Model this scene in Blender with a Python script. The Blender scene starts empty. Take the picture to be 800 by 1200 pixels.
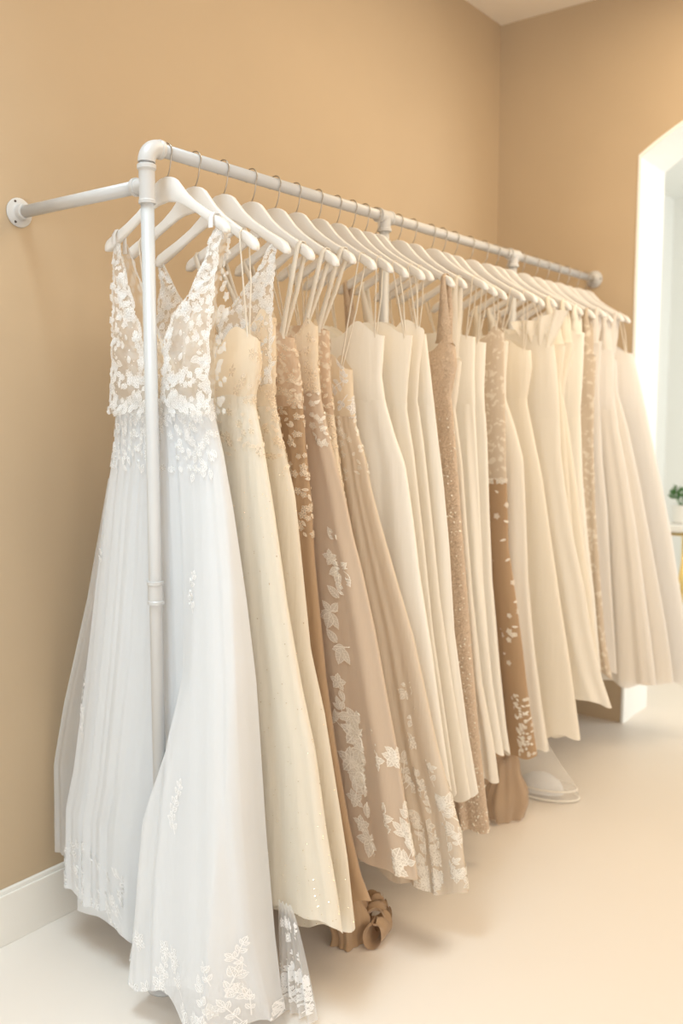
import bpy, bmesh, math, random
import numpy as np
from mathutils import Vector, Matrix
random.seed(7)
PI = math.pi
S = bpy.context.scene
C = S.collection

# ------------------------------------------------------------------ measured shapes (metres): height, distance towards the wall
EDGES = {
  1: (1.52, [(1.59, 1.5), (1.505, 1.513), (1.41, 1.512), (1.314, 1.484), (1.18, 1.455), (0.989, 1.421), (0.797, 1.393), (0.462, 1.366), (0.218, 1.342), (0.109, 1.326), (0.032, 1.313)]),
  2: (1.61, [(1.565, 1.446), (1.507, 1.441), (1.425, 1.461), (1.332, 1.436), (1.176, 1.403), (0.961, 1.364), (0.787, 1.325), (0.631, 1.283), (0.449, 1.251), (0.312, 1.219), (0.231, 1.205)]),
  3: (1.704, [(1.622, 1.481), (1.532, 1.479), (1.431, 1.483), (1.329, 1.459), (1.207, 1.423), (1.024, 1.4), (0.836, 1.375), (0.687, 1.331), (0.466, 1.283), (0.342, 1.257), (0.169, 1.232)]),
  4: (1.806, [(1.596, 1.508), (1.516, 1.489), (1.411, 1.479), (1.326, 1.471), (1.199, 1.456), (1.028, 1.443), (0.899, 1.427), (0.727, 1.405), (0.557, 1.373), (0.367, 1.33), (0.244, 1.293), (0.182, 1.261)]),
  5: (1.897, [(1.617, 1.502), (1.52, 1.502), (1.433, 1.491), (1.346, 1.466), (1.195, 1.414), (1.087, 1.385), (1.007, 1.358), (0.85, 1.315), (0.697, 1.28), (0.554, 1.246), (0.366, 1.211), (0.279, 1.19)]),
  6: (1.981, [(1.618, 1.531), (1.502, 1.528), (1.434, 1.52), (1.321, 1.505), (1.185, 1.48), (1.05, 1.449), (0.87, 1.417), (0.691, 1.375), (0.467, 1.333), (0.266, 1.291)]),
  7: (2.076, [(1.528, 1.525), (1.435, 1.522), (1.365, 1.51), (1.284, 1.478), (1.201, 1.458), (1.105, 1.426), (0.944, 1.367), (0.808, 1.316), (0.663, 1.275), (0.508, 1.233), (0.388, 1.192), (0.302, 1.162)]),
  8: (2.162, [(1.623, 1.477), (1.506, 1.485), (1.424, 1.47), (1.341, 1.441), (1.259, 1.406), (1.131, 1.383), (0.943, 1.353), (0.756, 1.315), (0.545, 1.277), (0.359, 1.242)]),
  9: (2.235, [(1.626, 1.431), (1.508, 1.444), (1.412, 1.449), (1.292, 1.425), (1.171, 1.407), (1.003, 1.382), (0.785, 1.352), (0.52, 1.3), (0.316, 1.261)]),
  10: (2.298, [(1.635, 1.431), (1.534, 1.447), (1.437, 1.452), (1.314, 1.431), (1.118, 1.403), (0.871, 1.371), (0.626, 1.325), (0.381, 1.276), (0.296, 1.258)]),
  11: (2.355, [(1.63, 1.461), (1.487, 1.439), (1.338, 1.417), (1.201, 1.395), (1.014, 1.372), (0.762, 1.351), (0.462, 1.3), (0.283, 1.263)]),
  12: (2.476, [(1.597, 1.433), (1.541, 1.426), (1.451, 1.446), (1.413, 1.439), (1.206, 1.418), (0.998, 1.397), (0.737, 1.37), (0.473, 1.341), (0.262, 1.314), (0.164, 1.3)]),
  13: (2.56, [(1.558, 1.46), (1.453, 1.473), (1.413, 1.479), (1.254, 1.455), (1.04, 1.434), (0.825, 1.409), (0.556, 1.368), (0.358, 1.319), (0.244, 1.299)]),
  14: (2.668, [(1.644, 1.473), (1.522, 1.474), (1.414, 1.469), (1.194, 1.453), (0.862, 1.428), (0.528, 1.385), (0.293, 1.343)]),
  15: (2.743, [(1.63, 1.473), (1.483, 1.477), (1.302, 1.464), (1.077, 1.454), (0.85, 1.44), (0.565, 1.406), (0.366, 1.377), (0.275, 1.359)]),
  16: (2.822, [(1.661, 1.449), (1.527, 1.447), (1.358, 1.437), (1.187, 1.43), (0.957, 1.419), (0.786, 1.387), (0.614, 1.358), (0.413, 1.329), (0.247, 1.3)]),
  17: (2.928, [(1.647, 1.487), (1.531, 1.495), (1.45, 1.493), (1.356, 1.455), (1.246, 1.421), (1.064, 1.407), (0.828, 1.392), (0.592, 1.364), (0.385, 1.331), (0.244, 1.305)]),
  18: (3.034, [(1.628, 1.452), (1.563, 1.447), (1.445, 1.464), (1.325, 1.435), (1.177, 1.399), (0.968, 1.362), (0.76, 1.324), (0.522, 1.277), (0.26, 1.232)]),
  19: (3.12, [(1.67, 1.409), (1.565, 1.393), (1.415, 1.379), (1.264, 1.369), (1.143, 1.35), (0.963, 1.313), (0.784, 1.266), (0.634, 1.237), (0.486, 1.195), (0.388, 1.155)]),
  20: (3.195, [(1.635, 1.395), (1.507, 1.408), (1.415, 1.396), (1.231, 1.378), (0.983, 1.352), (0.735, 1.312), (0.488, 1.272)]),
  21: (3.33, [(1.653, 1.421), (1.527, 1.448), (1.464, 1.456), (1.288, 1.424), (1.096, 1.392), (0.904, 1.363), (0.712, 1.327), (0.423, 1.285)]),
  22: (3.45, [(1.709, 1.432), (1.547, 1.434), (1.416, 1.438), (1.153, 1.42), (0.888, 1.388), (0.69, 1.358), (0.389, 1.321)]),
  23: (3.55, [(1.616, 1.422), (1.45, 1.424), (1.283, 1.422), (1.012, 1.407), (0.74, 1.381), (0.501, 1.353), (0.36, 1.321)]),
  24: (3.65, [(1.689, 1.439), (1.554, 1.445), (1.417, 1.438), (1.211, 1.421), (1.005, 1.393), (0.727, 1.37), (0.359, 1.337)]),
  25: (3.75, [(1.643, 1.426), (1.487, 1.421), (1.348, 1.399), (1.139, 1.353), (0.931, 1.311), (0.653, 1.266), (0.356, 1.22)]),
  26: (3.85, [(1.631, 1.453), (1.489, 1.441), (1.347, 1.396), (1.099, 1.333), (0.817, 1.27), (0.536, 1.207), (0.367, 1.176)]),
  27: (3.95, [(1.663, 1.42), (1.598, 1.404), (1.49, 1.374), (1.274, 1.32), (1.096, 1.274), (0.917, 1.232), (0.667, 1.183), (0.471, 1.144), (0.365, 1.123)]),
}
D1_LEFT = [(1.575, 1.815), (1.493, 1.818), (1.41, 1.831), (1.305, 1.852), (1.155, 1.884), (0.976, 1.922), (0.697, 1.983), (0.451, 2.042), (0.243, 2.097), (0.102, 2.155), (0.029, 2.147), (0.018, 2.09)]
D1_VEIL = [(1.241, 1.861), (1.065, 1.915), (0.928, 1.955), (0.637, 2.059), (0.329, 2.142), (0.214, 2.156)]
A_lo = [(1.809, 1.819), (1.717, 1.816), (1.615, 1.814), (1.514, 1.818), (1.402, 1.832)]
A_li = [(1.807, 1.8), (1.733, 1.772), (1.667, 1.744), (1.6, 1.716), (1.51, 1.683), (1.402, 1.654)]
A_ro = [(1.81, 1.458), (1.689, 1.478), (1.597, 1.488), (1.504, 1.493), (1.402, 1.492)]
A_ri = [(1.813, 1.476), (1.728, 1.509), (1.666, 1.546), (1.618, 1.594), (1.566, 1.62), (1.488, 1.628), (1.402, 1.645)]
C_lo = [(1.791, 1.866), (1.742, 1.855), (1.677, 1.863), (1.59, 1.885), (1.434, 1.89)]
C_li = [(1.789, 1.847), (1.739, 1.82), (1.689, 1.783), (1.627, 1.753), (1.54, 1.709), (1.432, 1.667)]
C_ro = [(1.796, 1.462), (1.71, 1.474), (1.612, 1.477), (1.531, 1.478), (1.426, 1.479)]
C_ri = [(1.797, 1.478), (1.734, 1.519), (1.678, 1.575), (1.631, 1.633), (1.559, 1.655), (1.432, 1.664)]
D5_SPRAYS = [(1.094, 1.43), (1.032, 1.444), (1.006, 1.411), (0.952, 1.422), (0.959, 1.4), (0.893, 1.439), (0.834, 1.425), (0.804, 1.403), (0.712, 1.417), (0.63, 1.376), (0.547, 1.343), (0.49, 1.348), (0.393, 1.329), (0.317, 1.316), (0.587, 1.365)]
D7_SPRAYS = [(1.492, 1.542), (1.458, 1.528), (1.416, 1.513), (1.377, 1.508), (0.687, 1.314), (0.62, 1.298), (0.524, 1.308), (0.395, 1.252), (0.328, 1.238), (0.459, 1.28), (0.327, 1.199)]

YR, ZR = 1.642, 1.995          # rail axis
YW = 2.127                     # wall behind the rail
XF = 4.06                      # far wall
ZC = 3.187                     # ceiling

# ------------------------------------------------------------------ materials
def nt(name):
    m = bpy.data.materials.new(name); m.use_nodes = True
    n = m.node_tree.nodes; n.clear()
    return m, n, m.node_tree.links

def pbr(name, col, rough=.6, metal=0, spec=.5, bump=0, bscale=60, var=0, vscale=4, sheen=0):
    m, n, l = nt(name)
    o = n.new('ShaderNodeOutputMaterial'); p = n.new('ShaderNodeBsdfPrincipled')
    p.inputs['Base Color'].default_value = (*col, 1)
    p.inputs['Roughness'].default_value = rough; p.inputs['Metallic'].default_value = metal
    p.inputs['Specular IOR Level'].default_value = spec
    if sheen: p.inputs['Sheen Weight'].default_value = sheen
    tc = n.new('ShaderNodeTexCoord')
    if var:
        t = n.new('ShaderNodeTexNoise'); t.inputs['Scale'].default_value = vscale; t.inputs['Detail'].default_value = 5
        l.new(tc.outputs['Object'], t.inputs['Vector'])
        r = n.new('ShaderNodeValToRGB')
        r.color_ramp.elements[0].position = .3; r.color_ramp.elements[1].position = .7
        r.color_ramp.elements[0].color = (*[c*(1-var) for c in col], 1)
        r.color_ramp.elements[1].color = (*[min(1, c*(1+var)) for c in col], 1)
        l.new(t.outputs['Fac'], r.inputs['Fac']); l.new(r.outputs['Color'], p.inputs['Base Color'])
    if bump:
        t = n.new('ShaderNodeTexNoise'); t.inputs['Scale'].default_value = bscale; t.inputs['Detail'].default_value = 4
        l.new(tc.outputs['Object'], t.inputs['Vector'])
        b = n.new('ShaderNodeBump'); b.inputs['Strength'].default_value = bump; b.inputs['Distance'].default_value = .01
        l.new(t.outputs['Fac'], b.inputs['Height']); l.new(b.outputs['Normal'], p.inputs['Normal'])
    l.new(p.outputs[0], o.inputs[0])
    return m

def cloth(name, col, trans=.3, alpha=1.0, rough=.75, sheen=.3, spark=None, lace=None, pleat=0, crumple=.35):
    """Woven cloth: diffuse + light passing through; alpha < 1 is an open net. lace = colour of a woven motif."""
    m, n, l = nt(name)
    o = n.new('ShaderNodeOutputMaterial'); p = n.new('ShaderNodeBsdfPrincipled')
    p.inputs['Base Color'].default_value = (*col, 1); p.inputs['Roughness'].default_value = rough
    p.inputs['Specular IOR Level'].default_value = .25; p.inputs['Sheen Weight'].default_value = sheen
    tr = n.new('ShaderNodeBsdfTranslucent'); tr.inputs['Color'].default_value = (*col, 1)
    tc = n.new('ShaderNodeTexCoord')
    mix = n.new('ShaderNodeMixShader'); mix.inputs[0].default_value = trans
    # crumple + long soft pleats in the weave
    mp = n.new('ShaderNodeMapping'); mp.inputs['Scale'].default_value = (1, 1, .12)
    l.new(tc.outputs['Object'], mp.inputs['Vector'])
    t = n.new('ShaderNodeTexNoise'); t.inputs['Scale'].default_value = 55; t.inputs['Detail'].default_value = 4
    l.new(mp.outputs[0], t.inputs['Vector'])
    b = n.new('ShaderNodeBump'); b.inputs['Strength'].default_value = crumple + pleat; b.inputs['Distance'].default_value = .006
    l.new(t.outputs['Fac'], b.inputs['Height']); l.new(b.outputs['Normal'], p.inputs['Normal'])
    if lace:
        v = n.new('ShaderNodeTexVoronoi'); v.feature = 'F1'; v.inputs['Scale'].default_value = 42
        t2 = n.new('ShaderNodeTexNoise'); t2.inputs['Scale'].default_value = 30
        l.new(tc.outputs['Object'], t2.inputs['Vector'])
        ad = n.new('ShaderNodeMixRGB'); ad.inputs[0].default_value = .06
        l.new(tc.outputs['Object'], ad.inputs[1]); l.new(t2.outputs['Color'], ad.inputs[2])
        l.new(ad.outputs[0], v.inputs['Vector'])
        r = n.new('ShaderNodeValToRGB'); r.color_ramp.elements[0].position = .25; r.color_ramp.elements[1].position = .45
        r.color_ramp.elements[0].color = (*lace, 1); r.color_ramp.elements[1].color = (*col, 1)
        l.new(v.outputs['Distance'], r.inputs['Fac']); l.new(r.outputs['Color'], p.inputs['Base Color'])
        l.new(r.outputs['Color'], tr.inputs['Color'])
    if spark:
        v = n.new('ShaderNodeTexVoronoi'); v.inputs['Scale'].default_value = spark
        l.new(tc.outputs['Object'], v.inputs['Vector'])
        r = n.new('ShaderNodeValToRGB'); r.color_ramp.elements[0].position = .0; r.color_ramp.elements[1].position = .35
        r.color_ramp.elements[0].color = (.85, .76, .62, 1); r.color_ramp.elements[1].color = (*col, 1)
        l.new(v.outputs['Distance'], r.inputs['Fac']); l.new(r.outputs['Color'], p.inputs['Base Color'])
        r2 = n.new('ShaderNodeMath'); r2.operation = 'MULTIPLY_ADD'; r2.inputs[1].default_value = .8; r2.inputs[2].default_value = .18
        l.new(v.outputs['Distance'], r2.inputs[0]); l.new(r2.outputs[0], p.inputs['Roughness'])
        sp = n.new('ShaderNodeVectorMath'); sp.operation = 'SUBTRACT'; sp.inputs[1].default_value = (.5, .5, .5)
        l.new(v.outputs['Color'], sp.inputs[0])
        g = n.new('ShaderNodeNewGeometry'); ad = n.new('ShaderNodeVectorMath'); ad.operation = 'MULTIPLY_ADD'
        ad.inputs[1].default_value = (.9, .9, .9); l.new(sp.outputs[0], ad.inputs[0]); l.new(g.outputs['Normal'], ad.inputs[2])
        nm = n.new('ShaderNodeVectorMath'); nm.operation = 'NORMALIZE'; l.new(ad.outputs[0], nm.inputs[0])
        l.new(nm.outputs[0], p.inputs['Normal']); p.inputs['Specular IOR Level'].default_value = 1.0; p.inputs['Metallic'].default_value = .12
    l.new(p.outputs[0], mix.inputs[1]); l.new(tr.outputs[0], mix.inputs[2])
    last = mix
    if alpha < 1:
        tp = n.new('ShaderNodeBsdfTransparent'); mx = n.new('ShaderNodeMixShader'); mx.inputs[0].default_value = alpha
        l.new(tp.outputs[0], mx.inputs[1]); l.new(mix.outputs[0], mx.inputs[2]); last = mx
    l.new(last.outputs[0], o.inputs[0])
    return m

M = {}
M['wall'] = pbr('sand_limewash_wall', (.505, .39, .26), .9, var=.035, vscale=1.6, bump=.12, bscale=9)
M['ceiling'] = pbr('white_ceiling_paint', (.90, .84, .74), .9)
M['floor'] = pbr('white_painted_floor', (.77, .715, .65), .42, var=.012, vscale=1.2, spec=.35)
M['trim'] = pbr('white_trim_paint', (.80, .78, .73), .5)
M['plain'] = pbr('white_room_wall', (.84, .85, .82), .9)
M['pipe'] = pbr('white_pipe_paint', (.55, .55, .545), .32)
M['screw'] = pbr('dark_screw_metal', (.08, .06, .05), .5, metal=.6)
M['wood'] = pbr('white_lacquered_wood', (.78, .765, .74), .35)
M['hook'] = pbr('hook_steel', (.42, .37, .31), .28, metal=1)
WHITE = (.875, .89, .905)
M['net_white'] = cloth('white_tulle', WHITE, .35, .80)
M['net_thin'] = cloth('thin_white_tulle', WHITE, .35, .45)
M['net_bare'] = cloth('sheer_illusion_net', (.87, .84, .80), .3, .42)
M['net_back'] = cloth('sheer_nude_net', (.84, .70, .54), .3, .35)
M['white'] = cloth('white_lining_cloth', WHITE, .3)
M['lace'] = cloth('white_embroidery', (.92, .92, .92), .25, rough=.55, crumple=.05)
M['lace_fill'] = cloth('white_motif_net', (.92, .92, .91), .3, .62, crumple=.05)
M['lace_cream'] = cloth('cream_embroidery', (.96, .92, .84), .25, rough=.55, crumple=.05)
M['lace_cream_fill'] = cloth('cream_motif_net', (.93, .87, .77), .3, .8, crumple=.05)
M['lace_tone'] = cloth('tonal_embroidery', (.90, .80, .66), .25, rough=.55, crumple=.05)
M['lace_tone_fill'] = cloth('tonal_motif_net', (.86, .75, .60), .3, .6, crumple=.05)
M['ivory'] = cloth('ivory_crepe', (.92, .88, .80), .3)
M['ivory_warm'] = cloth('warm_ivory_crepe', (.92, .87, .77), .3)
M['satin'] = cloth('ivory_satin', (.93, .90, .83), .2, rough=.42)
M['tulle_ivory'] = cloth('ivory_tulle', (.91, .86, .76), .4, .88, pleat=.3)
M['tulle_pale'] = cloth('pale_tulle', (.93, .90, .86), .4, .88, pleat=.3)
M['champagne'] = cloth('champagne_tulle', (.85, .75, .60), .3)
M['taupe'] = cloth('taupe_tulle', (.78, .68, .55), .3, pleat=.3)
M['taupe_rose'] = cloth('rose_taupe_tulle', (.70, .57, .44), .3)
M['taupe_dark'] = cloth('taupe_satin', (.62, .50, .38), .25)
M['nude'] = cloth('nude_lining', (.52, .36, .22), .3)
M['nude_net'] = cloth('nude_net', (.66, .50, .35), .35, .7)
M['nude_lace'] = cloth('nude_lace', (.68, .53, .39), .3, lace=(.84, .75, .62))
M['ivory_lace'] = cloth('ivory_lace', (.70, .60, .48), .3, lace=(.86, .79, .68))
M['spark'] = cloth('beaded_champagne', (.66, .51, .37), .15, spark=420)
M['bead'] = pbr('clear_bead', (.98, .93, .82), .15, metal=.15, spec=1)
M['ribbon'] = cloth('ivory_ribbon', (.87, .81, .71), .2, rough=.4)
M['crystal'] = pbr('crystal_bead', (.90, .78, .60), .15, metal=.75, spec=1)
M['leaf'] = pbr('plant_leaf', (.05, .16, .03), .5, var=.4, vscale=30)
M['pot'] = pbr('white_ceramic', (.80, .80, .77), .35)
M['gold'] = pbr('gold_metal', (.75, .55, .2), .3, metal=1)
M['marble'] = pbr('white_table_top', (.86, .84, .80), .3)
M['soil'] = pbr('soil', (.06, .04, .025), .95)
M['frost'] = cloth('clear_film', (.92, .89, .84), .3, .25, rough=.3)

# ------------------------------------------------------------------ mesh helpers
class MB:
    def __init__(s): s.v = []; s.f = []; s.m = []
    def add(s, vs, fs, mi=0):
        o = len(s.v); s.v += [tuple(map(float, v)) for v in vs]; s.f += [tuple(i+o for i in f) for f in fs]; s.m += [mi]*len(fs)
    def grid(s, P, closed=True, mi=0, flip=False):
        R, K = P.shape[:2]; fs = []
        for r in range(R-1):
            for k in range(K if closed else K-1):
                a, b = r*K+k, r*K+(k+1) % K
                q = (a, b, b+K, a+K); fs.append(q[::-1] if flip else q)
        s.add(P.reshape(-1, 3), fs, mi)
    def box(s, a, b, mi=0):
        x0, y0, z0 = a; x1, y1, z1 = b
        s.add([(x0,y0,z0),(x1,y0,z0),(x1,y1,z0),(x0,y1,z0),(x0,y0,z1),(x1,y0,z1),(x1,y1,z1),(x0,y1,z1)],
              [(3,2,1,0),(4,5,6,7),(0,1,5,4),(1,2,6,5),(2,3,7,6),(3,0,4,7)], mi)
    def lathe(s, prof, o, ax, n=24, mi=0, cap=True):
        o = Vector(o); ax = Vector(ax).normalized(); u = ax.orthogonal().normalized(); w = ax.cross(u)
        P = []
        for r, t in prof:
            for k in range(n):
                a = 2*PI*k/n; P.append(o+ax*t+u*(r*math.cos(a))+w*(r*math.sin(a)))
        fs = []
        for i in range(len(prof)-1):
            for k in range(n):
                a, b = i*n+k, i*n+(k+1) % n; fs.append((a, b, b+n, a+n))
        if cap: fs += [tuple(range(n))[::-1], tuple((len(prof)-1)*n+k for k in range(n))]
        s.add(P, fs, mi)
    def tube(s, pts, r, n=10, mi=0):
        pts = [Vector(p) for p in pts]; P = []; u = None
        for i, p in enumerate(pts):
            d = (pts[min(i+1, len(pts)-1)]-pts[max(i-1, 0)]).normalized()
            u = d.orthogonal().normalized() if u is None else (u-d*u.dot(d)).normalized()
            w = d.cross(u); rr = r[i] if isinstance(r, (list, tuple)) else r
            for k in range(n):
                a = 2*PI*k/n; P.append(p+u*(rr*math.cos(a))+w*(rr*math.sin(a)))
        fs = []
        for i in range(len(pts)-1):
            for k in range(n):
                a, b = i*n+k, i*n+(k+1) % n; fs.append((a, b, b+n, a+n))
        fs += [tuple(range(n))[::-1], tuple((len(pts)-1)*n+k for k in range(n))]
        s.add(P, fs, mi)
    def build(s, name, mats, parent=None, smooth=True, origin=None):
        me = bpy.data.meshes.new(name)
        org = Vector(origin) if origin is not None else (Vector(parent.matrix_world.translation) if parent else Vector((0,0,0)))
        if parent: org = Vector(parent['_o'])
        me.from_pydata([tuple(Vector(v)-org) for v in s.v], [], s.f)
        for m in (mats if isinstance(mats, (list, tuple)) else [mats]): me.materials.append(m)
        me.polygons.foreach_set('material_index', s.m)
        me.polygons.foreach_set('use_smooth', [smooth]*len(s.f)); me.update()
        o = bpy.data.objects.new(name, me); C.objects.link(o)
        if parent: o.parent = parent
        else: o.location = org
        return o

def thing(name, label, cat, loc, group=None):
    o = bpy.data.objects.new(name, None); C.objects.link(o); o.location = loc; o.empty_display_size = .05
    o['_o'] = tuple(loc); o['label'] = label; o['category'] = cat
    if group: o['group'] = group
    return o
def struct(o): o['kind'] = 'structure'; return o
def smooth_angle(o, deg=35):
    o.data.set_sharp_from_angle(angle=math.radians(deg)); return o
def bevel(o, w=.003, seg=2):
    m = o.modifiers.new('bevel', 'BEVEL'); m.width = w; m.segments = seg; m.limit_method = 'ANGLE'; return o

# ------------------------------------------------------------------ room
X0, X1, Y0 = -1.5, XF, -3.2
T = .3
b = MB(); b.box((X0-T, Y0-T, -.2), (8.2, 3.4, 0)); struct(b.build('floor', M['floor'], smooth=False))
b = MB(); b.box((X0-T, Y0-T, ZC), (X1+T, YW+T, ZC+.2)); struct(b.build('ceiling', M['ceiling'], smooth=False))
# left wall with a tall garden window beside the camera
def wall_y(name, y0, y1, xa, xb, holes, mat):
    b = MB(); x = xa
    for (h0, h1, z0, z1) in holes:
        b.box((x, y0, 0), (h0, y1, ZC)); b.box((h0, y0, z1), (h1, y1, ZC))
        if z0 > 0: b.box((h0, y0, 0), (h1, y1, z0))
        x = h1
    b.box((x, y0, 0), (xb, y1, ZC)); return struct(b.build(name, mat, smooth=False))
def wall_x(name, x0, x1, ya, yb, holes, mat):
    b = MB(); y = ya
    for (h0, h1, z0, z1) in holes:
        b.box((x0, y, 0), (x1, h0, ZC)); b.box((x0, h0, z1), (x1, h1, ZC))
        if z0 > 0: b.box((x0, h0, 0), (x1, h1, z0))
        y = h1
    b.box((x0, y, 0), (x1, yb, ZC)); return struct(b.build(name, mat, smooth=False))
wall_y('wall_left', YW, YW+T, X0-T, XF+T, [(-.95, .25, 0.0, 2.3)], M['wall'])
wall_y('wall_right', Y0-T, Y0, X0-T, XF+T, [(-1.2, 3.2, .7, 2.6)], M['wall'])
wall_x('wall_near', X0-T, X0, Y0, YW, [(-2.6, -.3, .7, 2.4), (.45, 1.95, .2, 2.3)], M['wall'])  # first opening is invented, it lets the near-side fill in
# far wall with arched opening
DY0, DY1, DZ = .22, 1.46, 2.50
def arch(t):                                   # t 0..1 from y=DY1 to DY0
    y = DY1+(DY0-DY1)*t; q = 2*t-1
    return y, DZ+.22*(1-q*q)
def far_wall():
    b = MB(); n = 40
    for x in (XF, XF+T):
        pass
    b.box((XF, DY1, 0), (XF+T, YW, ZC)); b.box((XF, Y0, 0), (XF+T, DY0, ZC))
    pts = [arch(k/n) for k in range(n+1)]
    vs = []
    for (y, z) in pts: vs += [(XF, y, z), (XF, y, ZC), (XF+T, y, z), (XF+T, y, ZC)]
    fs = []
    for k in range(n):
        a, c = 4*k, 4*k+4
        fs += [(a, a+1, c+1, c), (a+2, c+2, c+3, a+3), (a, c, c+2, a+2), (a+1, a+3, c+3, c+1)]
    b.add(vs, fs); return struct(b.build('wall_far', M['wall'], smooth=False))
far_wall()
# white plaster lining of the arch (jambs and soffit)
b = MB(); n = 40; th = .012
pts = [(DY1, 0.0)]+[arch(k/n) for k in range(n+1)]+[(DY0, 0.0)]
inn = [(DY1-th, 0.0)]+[(DY1+(DY0-DY1)*k/n*(1-2*th/1.24)-th, arch(k/n)[1]-th) for k in range(n+1)]+[(DY0+th, 0.0)]
vs = []
for (y, z), (yi, zi) in zip(pts, inn):
    vs += [(XF-.004, y, z), (XF-.004, yi, zi), (XF+T+.01, yi, zi), (XF+T+.01, y, z)]
fs = []
for k in range(len(pts)-1):
    a, c = 4*k, 4*k+4
    for j in range(4): fs.append((a+j, a+(j+1) % 4, c+(j+1) % 4, c+j))
b.add(vs, fs); struct(b.build('trim_1', M['plain'], smooth=False))
# baseboard
b = MB()
for (y0, y1, z0, z1) in [(YW-.016, YW, 0, .138), (YW-.011, YW, .138, .150)]: b.box((.35, y0, z0), (XF, y1, z1))
struct(bevel(b.build('baseboard_left', M['trim'], smooth=False), .002))
# white room beyond the arch
b = MB(); b.box((XF+T, 2.6, 0), (8.2, 2.7, ZC)); struct(b.build('wall_beyond_left', M['plain'], smooth=False))
b = MB(); b.box((8.1, -2.2, 0), (8.2, 2.6, ZC)); struct(b.build('wall_beyond_end', M['plain'], smooth=False))
b = MB(); b.box((XF+T, -2.3, 0), (8.2, -2.2, ZC)); struct(b.build('wall_beyond_right', M['plain'], smooth=False))
b = MB(); b.box((XF+T, -2.3, ZC), (8.2, 2.7, ZC+.2)); struct(b.build('ceiling_beyond', M['plain'], smooth=False))
b = MB(); b.box((XF+T-.02, DY1+.001, 0), (XF+T+.012, 2.6, ZC)); struct(b.build('wall_beyond_near', M['plain'], smooth=False))
# window frames beside and behind the camera; the last is made up around a fill
def win_frame(name, axis, c, h0, h1, z0, z1, nv):
    b = MB(); w = .05
    def bar(a0, a1, q0, q1):
        if axis == 'y': b.box((a0, c-.03, q0), (a1, c+.03, q1))
        else: b.box((c-.03, a0, q0), (c+.03, a1, q1))
    bar(h0, h1, z0, z0+w); bar(h0, h1, z1-w, z1)
    for k in range(nv+1):
        a = h0+(h1-h0-w)*k/nv; bar(a, a+w, z0, z1)
    struct(b.build(name, M['trim'], smooth=False))
win_frame('window_1', 'y', YW+T/2, -.95, .25, 0, 2.3, 2)
win_frame('window_2', 'y', Y0-T/2, -1.2, 3.2, .7, 2.6, 4)
win_frame('window_3', 'x', X0-T/2, .45, 1.95, .2, 2.3, 2)
win_frame('fill_window_frame', 'x', X0-T/2, -2.6, -.3, .7, 2.4, 3)  # invented window, added only to frame the near-side fill

# ------------------------------------------------------------------ pipe rack
XP = [1.46, 2.402, 3.262]
rk = thing('clothing_rack', 'white painted pipe clothing rack fixed to the walls, carrying all the gowns', 'clothing rack', (1.46, YR, 0))
R = .0152
b = MB(); b.lathe([(R, 0), (R, XF-.012-1.46-.02)], (1.48, YR, ZR), (1, 0, 0)); b.build('rail', M['pipe'], rk)
for i, x in enumerate(XP):
    b = MB(); b.lathe([(R, .01), (R, ZR-.03)], (x, YR, 0), (0, 0, 1))
    b.build('post', M['pipe'], rk)
    b = MB(); b.lathe([(.04, 0), (.04, .005), (.023, .009), (.019, .03), (.0152, .034)], (x, YR, 0.0005), (0, 0, 1))
    b.build('foot_flange', M['pipe'], rk)
def collar(b, o, ax, r, L, lip=.003):
    b.lathe([(r-.002, 0), (r+lip, .001), (r+lip, .008), (r, .010), (r, L-.010), (r+lip, L-.008), (r+lip, L-.001), (r-.002, L)], o, ax)
# corner elbow
b = MB(); pts = []
for k in range(13):
    a = PI/2*k/12; pts.append((1.46+.036*(1-math.cos(a)), YR, ZR-.036+.036*math.sin(a)))
b.tube(pts, .0198, 20)
b.lathe([(.0195, 0), (.0215, .002), (.0215, .010), (.0195, .012)], (1.494, YR, ZR), (1, 0, 0))
b.lathe([(.0195, 0), (.0215, .002), (.0215, .010), (.0195, .012)], (1.46, YR, ZR-.052), (0, 0, 1))
smooth_angle(b.build('elbow', M['pipe'], rk))
b = MB(); collar(b, (1.46, YR, 1.868), (0, 0, 1), .0180, .082, .0015); b.lathe([(.0178, 0), (.0178, .030), (.0205, .031), (.0205, .040), (.016, .041)], (1.46, YR, 1.91), (0, 1, 0))
smooth_angle(b.build('tee', M['pipe'], rk))
b = MB(); collar(b, (1.46, YR, .955), (0, 0, 1), .0180, .056, .0018); smooth_angle(b.build('coupling', M['pipe'], rk))
for x in XP[1:]:
    b = MB(); collar(b, (x-.034, YR, ZR), (1, 0, 0), .0195, .068, .002); b.lathe([(.0195, 0), (.0195, .034), (.022, .036), (.022, .044), (.016, .046)], (x, YR, ZR), (0, 0, -1))
    smooth_angle(b.build('tee', M['pipe'], rk))
    b = MB(); collar(b, (x, YR, 1.895), (0, 0, 1), .0180, .030, .0018); smooth_angle(b.build('coupling', M['pipe'], rk))
b = MB(); b.lathe([(R, .02), (R, YW-YR-.01)], (1.46, YR, 1.91), (0, 1, 0)); b.build('wall_bracket_bar', M['pipe'], rk)
def wall_flange(o, ax, rs=True):
    b = MB(); b.lathe([(.0, 0), (.036, 0), (.037, .003), (.035, .006), (.024, .009), (.021, .012), (.0195, .026), (.0152, .028)], o, ax, 28, cap=False)
    f = smooth_angle(b.build('wall_flange', M['pipe'], rk)); f['_o'] = tuple(rk['_o'])
    av = Vector(ax); u = Vector((0, 0, 1)); w = av.cross(u)
    for k in range(3):
        a = 2*PI*k/3+.5; p = Vector(o)+av*.0065+(u*math.cos(a)+w*math.sin(a))*.029
        s = MB(); s.lathe([(.0036, 0), (.0034, .0015), (.001, .002)], p, ax, 10)
        so = s.build('screw', M['screw'], f)
        
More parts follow.
